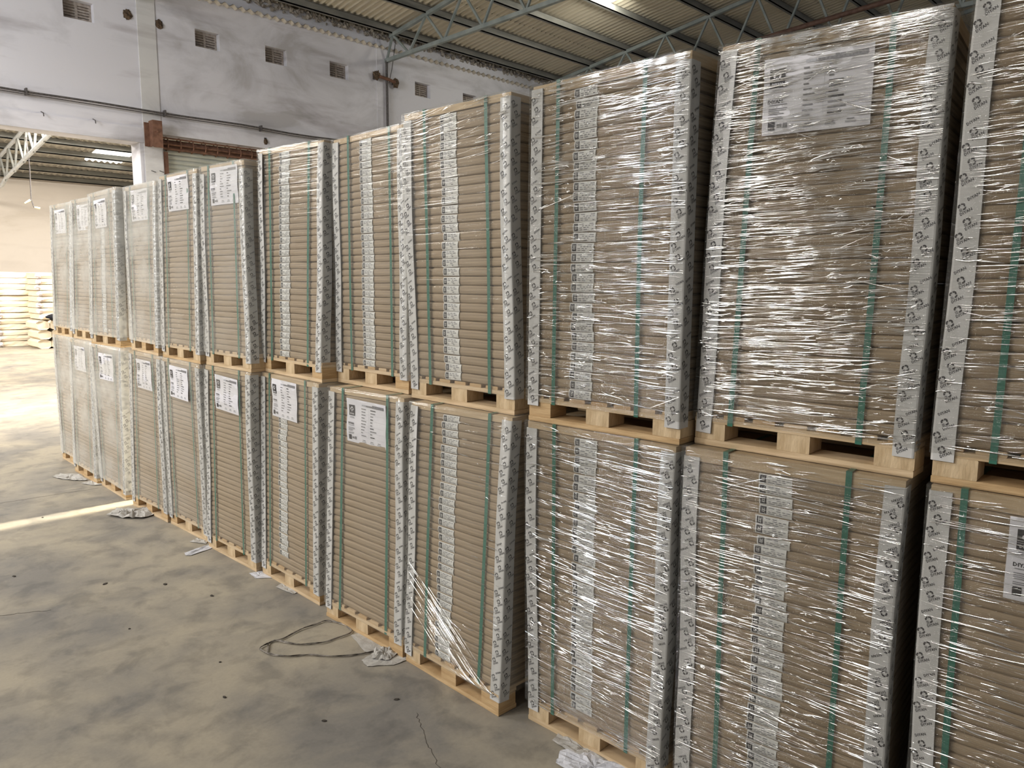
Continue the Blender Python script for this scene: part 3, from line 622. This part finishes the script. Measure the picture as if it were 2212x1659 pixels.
def unit(label, F, T, zb, zt, npk, s1=.19, s2=.77, film='light', stick=None, sheet=None, topb=.03, flipL=0, flipR=0, crease=0, ctilt=0, seed=0, botfan=0, creasez=(0, 1), postR=True, postTop=0):
    rnd = random.Random(seed)
    BL, BR = Vector((*F[0], zb)), Vector((*F[1], zb)); TL, TR = Vector((*T[0], zt)), Vector((*T[1], zt))
    org = (BL+BR)/2
    root = thing('pallet_load', label, 'pallet load', org, 'wrapped pallet loads of paper stacked two high')
    def P(u, v, z):   # z absolute
        s_ = (z-zb)/(zt-zb); a = BL.lerp(TL, s_); b = BR.lerp(TR, s_); a.z = b.z = 0
        d = (b-a); n = Vector((-d.y, d.x, 0)).normalized()
        if n.x < 0: n = -n
        q = a+d*u+n*v; q.z = z
        return q-org
    dB = (BR-BL); wB = dB.length; th = math.atan2(dB.y, dB.x)      # front runs along -y: local x = along the front, local y = depth
    # ---- pallet
    pal = obj('pallet', None, root, BL-org); pal.rotation_euler = (0, 0, th); pal.empty_display_size = .1
    W_ = wB
    jit = lambda a: rnd.uniform(-a, a)
    for k, v0 in enumerate((0, DEP/2-.05, DEP-.1)):
        obj('bottom_board', boxmesh('bottom_board', rnd.choice(('wood', 'wood', 'wood2')), W_, .10, .020), pal, (0, v0+.002, .001))
        obj('stringer_board', boxmesh('stringer_board', 'wood', W_, .10, .016), pal, (0, v0+.002, .076))
        for bx, bw in ((0, .105), (W_/2-.055, .10), (W_-.105, .105)):
            obj('block', boxmesh('block', rnd.choice(('woodblock', 'woodblock', 'wood2')), bw, .095, .0545), pal, (bx+.001+jit(.001), v0+.003+jit(.002), .0213))
    nb_ = 7; gap = .028; bw = (W_-gap*(nb_-1))/nb_
    for k in range(nb_): obj('deck_board', boxmesh('deck_board', rnd.choice(('wood', 'wood2')), bw, DEP-.01, .013), pal, (k*(bw+gap), .004+abs(jit(.003)), .0923))
    # ---- packs
    z0 = zb+.106; z1 = zt-topb; hh = (z1-z0)/npk
    wT = (TR-TL).length
    meshes = [pack_mesh((wB+wT)/2-.010, hh, s1, s2, seed*5.3+k*1.7) for k in range(3)]
    stm = sticker_mesh(hh) if stick else None
    for k in range(npk):
        z = z0+hh*(k+.5); a = P(0, 0, z); b = P(1, 0, z); d = b-a
        off = rnd.uniform(0, .004)
        n = Vector((-d.y, d.x, 0)).normalized(); n = n if n.x > 0 else -n
        o = obj('paper_pack', meshes[rnd.randrange(3)], root, a+d.normalized()*.005+n*(.002+off)); tl = rnd.uniform(-.0022, .0022)
        o.rotation_euler = (0, tl, math.atan2(d.y, d.x)); o.scale = ((d.length-.010)/((wB+wT)/2-.010), 1, 1)
        if stick and (stick[1] <= k/npk <= stick[2]):
            s_ = obj('pack_sticker', stm, o, ((stick[0]+rnd.uniform(-.008, .008)+.012*n1(k*.35, seed))*wT, .0004, rnd.uniform(-.0015, .0015)))
            s_.rotation_euler = (0, rnd.uniform(-.03, .03), 0)
    # ---- top board
    if topb > .012:
        mb = MB(); rows = []
        a0 = .002
        pts = lambda z: [P(.003, .003, z), P(.997, .003, z), P(.997, DEP-.003, z), P(.003, DEP-.003, z), P(.003, .003, z)]
        mb.grid([pts(zt-topb+.002), pts(zt-.0015)]); i = len(mb.v); mb.v += [tuple(q) for q in pts(zt-.0015)[:4]]; mb.f.append((i, i+1, i+2, i+3)); mb.m.append(0)
        i = len(mb.v); mb.v += [tuple(q) for q in pts(zt-topb+.002)[:4]]; mb.f.append((i+3, i+2, i+1, i)); mb.m.append(0)
        obj('top_board', mb.mesh('top_board', ['board']), root)
    # ---- straps
    for s_ in (s1, s2):
        hw = .0085/wT; mb = MB(); L = []; K = 34
        zz = [zb+.074+(zt-zb-.074)*k/K for k in range(K+1)]
        sway = rnd.uniform(-.006, .006)
        c = lambda z: s_+.004*n1(z*2, seed+s_*9)+sway*math.sin((z-zb)*2.6)
        for z in zz: L.append([P(c(z)-hw, -.0025, z), P(c(z)+hw, -.0025, z)])
        L[-1] = [p+Vector((0, 0, .003)) for p in L[-1]]
        for v in (.006, DEP/2, DEP): L.append([P(c(zt)-hw, v, zt)+Vector((0, 0, .003)), P(c(zt)+hw, v, zt)+Vector((0, 0, .003))])
        L.append([P(c(zt)-hw, DEP+.004, zb+.074), P(c(zt)+hw, DEP+.004, zb+.074)])
        mb.grid(L); obj('green_strap', mb.mesh('green_strap', ['strap']), root)
    # ---- edge protectors with print
    for sd, u, fl in (('L', 0, flipL), ('R', 1, flipR)):
        zp0 = zb+.055+rnd.uniform(-.012, .01); zp1 = zt-.012-postTop-rnd.uniform(0, .018)
        if topb <= .012: zp1 = zt-.004
        a = P(u, 0, zp0); b = P(u, 0, zp1); zax = (b-a).normalized(); x_ = (P(1, 0, zp0)-P(0, 0, zp0)).normalized()
        y_ = zax.cross(x_).normalized(); x_ = y_.cross(zax).normalized()
        so = .0025*(1 if sd == 'R' else -1)
        R = Matrix(((x_.x, y_.x, zax.x), (x_.y, y_.y, zax.y), (x_.z, y_.z, zax.z)))
        v = rnd.randrange(3)
        o = obj('edge_protector', POST[sd, v], root, a+x_*so-y_*.0015); o.rotation_euler = R.to_euler(); o.scale = (1, 1, (b-a).length/PL)
        obj('printed_logos', PRNT[sd, v, fl], o, (0, 0, 0), kind='stuff')
    # ---- label sheet
    if sheet:
        b_, t_ = SHEETS[seed % 4]; u, dz, rz = sheet
        z = zt-topb-dz; a = P(u, -.006, z); d = P(1, 0, z)-P(0, 0, z)
        lean = math.atan2((P(u, 0, zt)-P(u, 0, zb)).x, zt-zb)
        o = obj('label_sheet', b_, root, a); o.rotation_euler = (0, rz, math.atan2(d.y, d.x)); obj('printed_text', t_, o, (0, -.0006, 0), kind='stuff')
    # ---- stretch film shell
    nz = 40; off = .0085
    def ring(z, o_):
        pts = []
        def wv(i, z): return .0022*n1(i*.8, z*38, seed)+.0015*n1(i*.3, z*9, seed+4)
        for k in range(17): pts.append((k/16, -o_+wv(k, z)))
        out = [P(u+(-.012 if u == 0 else .012 if u == 1 else 0), v, z) for u, v in pts]
        for k in range(1, 7): out.append(P(1+.013, DEP*k/6, z)+Vector((0, wv(k+30, z), 0)))
        for k in range(1, 4): out.append(P(1-k/3, DEP+.008, z))
        for k in range(1, 6): out.append(P(-.013, DEP*(1-k/6), z))
        out.append(out[0]); return out
    zlo = zb+.082+rnd.uniform(-.006, .006); rows = []
    for k in range(nz+1): rows.append(ring(lerp(zlo, zt+.001, k/nz), off))
    c_ = P(.5, DEP/2, zt); r_ = rows[-1]
    def inn(f, dz): return [Vector((lerp(p.x, c_.x, f), lerp(p.y, c_.y, f), c_.z+dz)) for p in r_]
    rows.append(inn(.015, .005)); rows.append(inn(.14, .0055+.002))
    mb = MB(); mb.grid(rows, 0, True); obj('stretch_film', mb.mesh('stretch_film', ['film_'+film], True), root)
    # ---- creases: thin raised folds of the film
    if crease:
        mb = MB()
        for k in range(crease):
            u0 = rnd.uniform(-.01, .97); l = min(rnd.expovariate(1/.11)+.012, .6); u1 = min(u0+l, 1.0)
            s_ = creasez[0]+(creasez[1]-creasez[0])*(rnd.random() if rnd.random() < .5 else 1-rnd.random()**2*.9 if zb > 1 else rnd.random()); z = lerp(zb+.09, zt-.01, s_)
            dir_ = ctilt+rnd.gauss(0, .035)+(rnd.random() < .06)*rnd.gauss(0, .2); wz = rnd.choice((.0007, .0010, .0015, .0022)); seg = 5 if l > .1 else 3
            rows = []; bend = rnd.gauss(0, .003)
            for q in range(seg+1):
                t = q/seg; u = lerp(u0, u1, t); zc = z-(u-u0)*wT*dir_+bend*math.sin(PI*t)
                zc = min(max(zc, zb+.085), zt-.004)
                ww = wz*(.25+.75*math.sin(PI*min(max(t, .03), .97))); o_ = off+.0022
                rows.append([P(u, -o_, zc-ww), P(u, -o_-ww*.3, zc-ww*.5), P(u, -o_-ww*.42, zc), P(u, -o_-ww*.3, zc+ww*.5), P(u, -o_, zc+ww)])
            mb.grid(rows)
        obj('film_creases', mb.mesh('film_creases', ['crease'], True), root, kind='stuff')
    if botfan:
        mb = MB()
        for k in range(26):
            a_ = rnd.uniform(0, 1); z_s = zb+lerp(.34, .50, a_)-rnd.uniform(0, .1); u0 = rnd.uniform(.03, .35); u1 = rnd.uniform(.55, .98)
            rows = []; wz = rnd.choice((.0008, .0013, .002))
            for q in range(6):
                u = lerp(u0, u1, q/5); z = z_s-(u-.05)*.42+.02*a_; z = max(z, zb+.085); o_ = off+.003
                rows.append([P(u, -o_, z-wz), P(u, -o_-wz*.6, z-wz*.4), P(u, -o_-wz*.8, z+wz*.1), P(u, -o_, z+wz)])
            mb.grid(rows)
        obj('film_rope', mb.mesh('film_rope', ['crease'], True), root, kind='stuff')
    return root

colname = {12: 'column cut off at the right edge', 11: 'second column from the right', 10: 'third column from the right', 9: 'fourth column from the right', 8: 'fifth column from the right',
           7: 'sixth column from the right', 6: 'sixth column from the left end', 5: 'fifth column from the left end', 4: 'fourth column from the left end', 3: 'third column from the left end',
           2: 'second column from the left end', 1: 'leftmost column at the far end'}
LOW = {  # F bottom pair, top pair, packs, kwargs
 1: (((2.13, 8.22), (2.12, 7.62)), ((2.13, 8.21), (2.13, 7.62)), 34, dict(film='hazy')),
 2: (((2.06, 7.60), (2.05, 6.96)), ((2.09, 7.58), (2.08, 6.95)), 34, dict(film='hazy', sheet=(.25, .02, 0))),
 3: (((2.07, 6.91), (2.05, 6.28)), ((2.05, 6.87), (2.07, 6.23)), 34, dict(film='hazy', sheet=(.28, .03, 0))),
 4: (((2.04, 6.10), (2.06, 5.48)), ((2.07, 6.06), (2.05, 5.42)), 34, dict(film='mid', sheet=(.27, .02, 0))),
 5: (((2.07, 5.45), (2.08, 4.85)), ((2.04, 5.36), (2.03, 4.74)), 34, dict(film='mid', sheet=(.24, .01, .02))),
 6: (((2.05, 4.78), (2.06, 4.15)), ((2.05, 4.70), (2.05, 4.10)), 34, dict(film='light', sheet=(.26, .015, .03))),
 7: (((2.08, 4.11), (2.07, 3.46)), ((2.12, 4.10), (2.08, 3.42)), 32, dict(film='light', s1=.16, s2=.79, sheet=(.22, -.01, .01), stick=(.375, .04, .80))),
 8: (((2.03, 3.33), (2.03, 2.68)), ((2.07, 3.30), (2.10, 2.73)), 31, dict(film='light', s1=.20, s2=.80, sheet=(.27, .01, .02))),
 9: (((2.03, 2.655), (2.01, 2.025)), ((2.065, 2.63), (2.10, 2.04)), 33, dict(film='light', stick=(.42, .0, 1), s1=.23, s2=.80, botfan=1, topb=.03, flipL=0, crease=120)),
 10: (((2.085, 1.93), (2.09, 1.31)), ((2.10, 1.96), (2.105, 1.30)), 32, dict(film='heavy', stick=(.41, .03, 1), s1=.21, s2=.765, crease=1000, ctilt=.03, flipR=1)),
 11: (((2.11, 1.26), (2.17, .63)), ((2.13, 1.283), (2.178, .625)), 33, dict(film='heavy', stick=(.44, 0, .98), s1=.215, s2=.775, crease=1200, ctilt=.03, topb=.045, flipL=1, flipR=1)),
 12: (((2.16, .55), (2.20, -.10)), ((2.19, .57), (2.22, -.08)), 33, dict(film='heavy', s1=.125, s2=.72, crease=900, ctilt=.02, topb=.045, sheet=(.285, .0, 0))),
}
UPP = {
 1: (((2.14, 8.21), (2.13, 7.64)), ((2.20, 8.25), (2.21, 7.66)), 2.43, 32, dict(film='hazy', sheet=(.22, .02, 0))),
 2: (((2.13, 7.60), (2.12, 6.97)), ((2.18, 7.57), (2.20, 6.99)), 2.43, 32, dict(film='hazy', sheet=(.26, .02, 0))),
 3: (((2.05, 6.85), (2.07, 6.24)), ((2.09, 6.80), (2.06, 6.10)), 2.42, 31, dict(film='hazy', sheet=(.24, .03, 0), stick=(.45, 0, .8))),
 4: (((2.09, 6.07), (2.04, 5.42)), ((2.08, 5.98), (2.09, 5.42)), 2.41, 32, dict(film='hazy', sheet=(.23, .005, 0))),
 5: (((2.04, 5.34), (2.03, 4.72)), ((2.05, 5.26), (2.06, 4.70)), 2.42, 32, dict(film='mid', sheet=(.26, -.01, 0))),
 6: (((2.05, 4.68), (2.05, 4.09)), ((2.05, 4.62), (2.09, 4.15)), 2.42, 32, dict(film='mid', sheet=(.24, -.01, 0), postTop=.03)),
 7: (((2.14, 4.12), (2.10, 3.42)), ((2.12, 4.03), (2.19, 3.48)), 2.46, 32, dict(film='light', stick=(.45, 0, 1), s1=.18, s2=.79)),
 8: (((2.19, 3.41), (2.18, 2.80)), ((2.20, 3.41), (2.19, 2.81)), 2.45, 32, dict(film='light', stick=(.47, 0, 1), s1=.23, s2=.80)),
 9: (((2.135, 2.72), (2.13, 2.06)), ((2.11, 2.715), (2.13, 2.085)), 2.46, 30, dict(film='light', stick=(.44, 0, 1), s1=.215, s2=.79, topb=.03, crease=160, creasez=(.78, 1), ctilt=-.10)),
 10: (((2.10, 1.955), (2.12, 1.30)), ((2.11, 1.955), (2.11, 1.295)), 2.45, 31, dict(film='heavy', stick=(.37, 0, 1), s1=.19, s2=.745, crease=1500, ctilt=-.01, topb=.04)),
 11: (((2.19, 1.285), (2.21, .62)), ((2.18, 1.235), (2.255, .62)), 2.46, 31, dict(film='heavy', s1=.185, s2=.775, crease=2900, ctilt=-.03, topb=.045, sheet=(.225, .02, 0))),
 12: (((2.205, .575), (2.24, -.08)), ((2.22, .56), (2.26, -.08)), 2.52, 32, dict(film='heavy', s1=.21, s2=.78, crease=2000, ctilt=-.03, stick=(.43, 0, .9))),
}
def desc(d, n):
    s_ = 'under smeary creased film' if d['film'] == 'heavy' else ('under cloudy film' if d['film'] == 'hazy' else 'under clear film')
    if d.get('sheet') and n != 11: s_ += ', white sheet on front'
    return s_
for n, (F, T, npk, kw) in LOW.items():
    unit('lower pallet load of kraft packs, ' + colname[n], F, T, 0.0, H1, npk, seed=n*2+1, **kw)
for n, (F, T, zt, npk, kw) in UPP.items():
    unit('upper pallet load of kraft packs, ' + colname[n], F, T, H1+.001, zt, npk, seed=n*2, **kw)

# added second row, unseen, keeps front gaps dark: copies without print, labels and film
for r0 in list(COL.objects):
    if r0.parent is None and r0.get('category') == 'pallet load' and r0.location.y < 5.3:
        c = r0.copy(); COL.objects.link(c); c.location = r0.location + Vector((.85, .24, 0))
        c['label'] = 'pallet load of kraft packs in the dark second row behind the front loads'; c['group'] = 'pallet loads in the second row'
        for ch in list(r0.children):
            if ch.name.split('.')[0] in ('pallet', 'paper_pack', 'top_board', 'edge_protector'):
                d = ch.copy(); COL.objects.link(d); d.parent = c
                if ch.name.startswith('pallet'):
                    for g in ch.children: e = g.copy(); COL.objects.link(e); e.parent = d

# ------------------------------------------------------------------ litter on the floor
def scrap(name, pts, lab, m='scrap', h=.012, th=.0012, cat='paper scrap', sd=0, ink=False):
    c = Vector((sum(p[0] for p in pts)/len(pts), sum(p[1] for p in pts)/len(pts), 0)); mb = MB(); R_ = 5; rows = []
    bd = []
    for a, b in zip(pts, pts[1:]+pts[:1]):
        for k in range(5): t = k/5; bd.append(Vector((lerp(a[0], b[0], t), lerp(a[1], b[1], t), 0)) + Vector((n1(k*1.1, a[0]*9), n1(k*1.7, a[1]*9), 0))*.006*(k > 0))
    bd.append(bd[0])
    for r_ in range(R_+1):
        f = r_/R_; rows.append([c.lerp(q, f)-c+Vector((0, 0, .0015+th+h*(.5+.9*n1(j % (len(bd)-1)*.9+sd, f*3.1, sd))*(.35+.65*math.sin(PI*min(f, .92))))) for j, q in enumerate(bd)])
    for row in rows:
        for p in row: p.z = max(p.z, .0012+th)
    mb.grid(rows); mb.grid([[p-Vector((0, 0, th)) for p in r_] for r_ in rows], 0, True)
    mb.grid([rows[-1], [p-Vector((0, 0, th)) for p in rows[-1]]])
    return obj(name, mb.mesh(name, [m]), None, c, label=lab, category=cat)
scrap('paper_scrap', [(1.85, 7.50), (1.93, 7.56), (2.06, 7.42), (2.03, 7.15), (1.95, 7.22), (1.88, 7.36)], 'torn pale paper scrap on the floor at the far left end of the row', sd=1, h=.02)
scrap('paper_scrap', [(1.96, 7.08), (2.05, 7.12), (2.09, 6.90), (2.02, 6.93)], 'narrow pale paper scrap right of the farthest scrap', sd=2, h=.012)
scrap('paper_scrap', [(1.80, 5.95), (1.90, 6.04), (2.08, 5.92), (2.09, 5.72), (1.96, 5.70), (1.88, 5.78)], 'crumpled paper heap on the floor beside the sunlit strip', sd=3, h=.05)
scrap('paper_scrap', [(1.845, 5.90), (1.90, 5.95), (1.93, 5.88), (1.87, 5.83)], 'small crumpled bit of paper in front of the heap beside the sunlit strip', sd=4, h=.05)
scrap('paper_strip', [(1.885, 4.77), (2.03, 4.81), (2.09, 4.80), (2.08, 4.74), (1.90, 4.70), (1.875, 4.725)], 'narrow printed white paper strip poking out from under a pallet', m='scrap2', sd=5, h=.008)
scrap('paper_scrap', [(2.0, 4.96), (2.06, 4.99), (2.10, 4.90), (2.06, 4.84)], 'small white paper corner behind the narrow printed strip', sd=6, h=.01)
scrap('paper_scrap', [(2.02, 4.16), (2.09, 4.14), (2.09, 3.99), (2.01, 4.06)], 'flat pale card corner at the foot of the sixth column from the right', m='scrap2', sd=7, h=.004)
scrap('paper_scrap', [(2.03, 3.86), (2.08, 3.88), (2.09, 3.70), (2.05, 3.70)], 'thin torn paper edge showing beneath the pallet left of the wire', sd=8, h=.006)
scrap('card_piece', [(1.995, 3.05), (2.10, 3.02), (2.10, 2.72), (2.02, 2.70), (1.945, 2.86)], 'flat grey card half under the pallet behind the wire ends', sd=9, h=.003, cat='card')
scrap('card_piece', [(1.885, 2.80), (1.96, 2.82), (2.08, 2.70), (2.05, 2.65), (1.965, 2.66), (1.872, 2.735)], 'flat folded grey card in front, where the wire ends', sd=10, h=.006, cat='card')
scrap('paper_scrap', [(1.92, 2.77), (1.99, 2.84), (2.06, 2.80), (2.03, 2.72), (1.97, 2.70)], 'crumpled torn paper lying on the folded grey card', sd=11, h=.035)
scrap('paper_scrap', [(2.04, 1.76), (2.12, 1.78), (2.13, 1.55), (2.09, 1.52), (2.03, 1.62)], 'grimy grey printed sheet at the bottom of the photo, half under a pallet', sd=12, h=.018)
scrap('paper_scrap', [(1.945, 1.66), (2.02, 1.70), (2.10, 1.60), (2.11, 1.42), (2.02, 1.38), (1.95, 1.50)], 'creased white sheet at the bottom edge of the photo by the nearest pallet', m='scrap2', sd=13, h=.02)
# wire loop
W1 = [(2.009, 3.246), (1.982, 3.273), (1.926, 3.27), (1.849, 3.274), (1.746, 3.25), (1.687, 3.255), (1.62, 3.243), (1.605, 3.219), (1.616, 3.144), (1.66, 3.075), (1.71, 3.036), (1.746, 3.007), (1.797, 2.937), (1.878, 2.867), (1.957, 2.832), (2.0, 2.81)]
W2 = [(1.612, 3.17), (1.66, 3.25), (1.687, 3.255), (1.708, 3.243), (1.752, 3.15), (1.801, 3.106), (1.856, 3.071), (1.93, 3.065), (1.982, 3.062), (2.018, 3.075), (2.028, 3.123), (2.031, 3.178), (2.009, 3.246)]
def smooth(P_, k=4):
    out = []
    for i in range(len(P_)-1):
        p0 = P_[max(i-1, 0)]; p1 = P_[i]; p2 = P_[i+1]; p3 = P_[min(i+2, len(P_)-1)]
        for j in range(k):
            t = j/k; out.append(tuple(.5*((2*p1[c])+(-p0[c]+p2[c])*t+(2*p0[c]-5*p1[c]+4*p2[c]-p3[c])*t*t+(-p0[c]+3*p1[c]-3*p2[c]+p3[c])*t**3) for c in (0, 1)))
    out.append(P_[-1]); return out
mb = MB()
for W_ in (W1, W2):
    q = smooth(W_)
    for s_ in (-1, 1): mb.tube([(x+.0028*s_*math.cos(i*.5), y+.0028*s_*math.cos(i*.5), .006+.004*abs(n1(i*.15))+.002*s_*math.sin(i*.5)) for i, (x, y) in enumerate(q)], .0022, 5)
obj('wire_loop', mb.mesh('wire_loop', ['wire'], True), None, label='twisted loop of loose wire lying on the concrete floor beside the pallets', category='wire')
# small debris chips
rd = random.Random(5)
CH = [((1.02, 5.1), 'by the left frame edge, dark sliver'), ((1.25, 3.9), 'elongated dark chip on open floor'), ((1.30, 2.95), 'dark chip in the lower left'), ((1.42, 3.25), 'small dark chip, lower left'), ((1.5, 2.5), 'tiny dark chip near the bottom'),
      ((1.36, 4.6), 'dark flake in mid floor'), ((1.72, 4.0), 'brown flake near the pallets'), ((1.6, 4.35), 'small flake before the strip'), ((1.8, 2.42), 'crumb in front of the fourth column'), ((1.46, 6.25), 'dark crumb beside the sunlit strip')]
for (x, y), l in CH:
    mb = MB(); r_ = rd.uniform(.003, .008); n_ = 7
    top = [Vector((math.cos(2*PI*k/n_)*r_*(1+.5*rd.random())*1.5, math.sin(2*PI*k/n_)*r_*(1+.5*rd.random()), .004)) for k in range(n_)]
    bot = [Vector((p.x*1.15, p.y*1.15, .0003)) for p in top]
    mb.grid([bot+bot[:1], top+top[:1]]); i = len(mb.v); mb.v += [tuple(p) for p in top]; mb.f.append(tuple(range(i, i+n_))); mb.m.append(0)
    o = obj('floor_chip', mb.mesh('floor_chip', ['debris']), None, (x, y, 0), label='debris on concrete: '+l, category='debris'); o.rotation_euler = (0, 0, rd.random()*3)
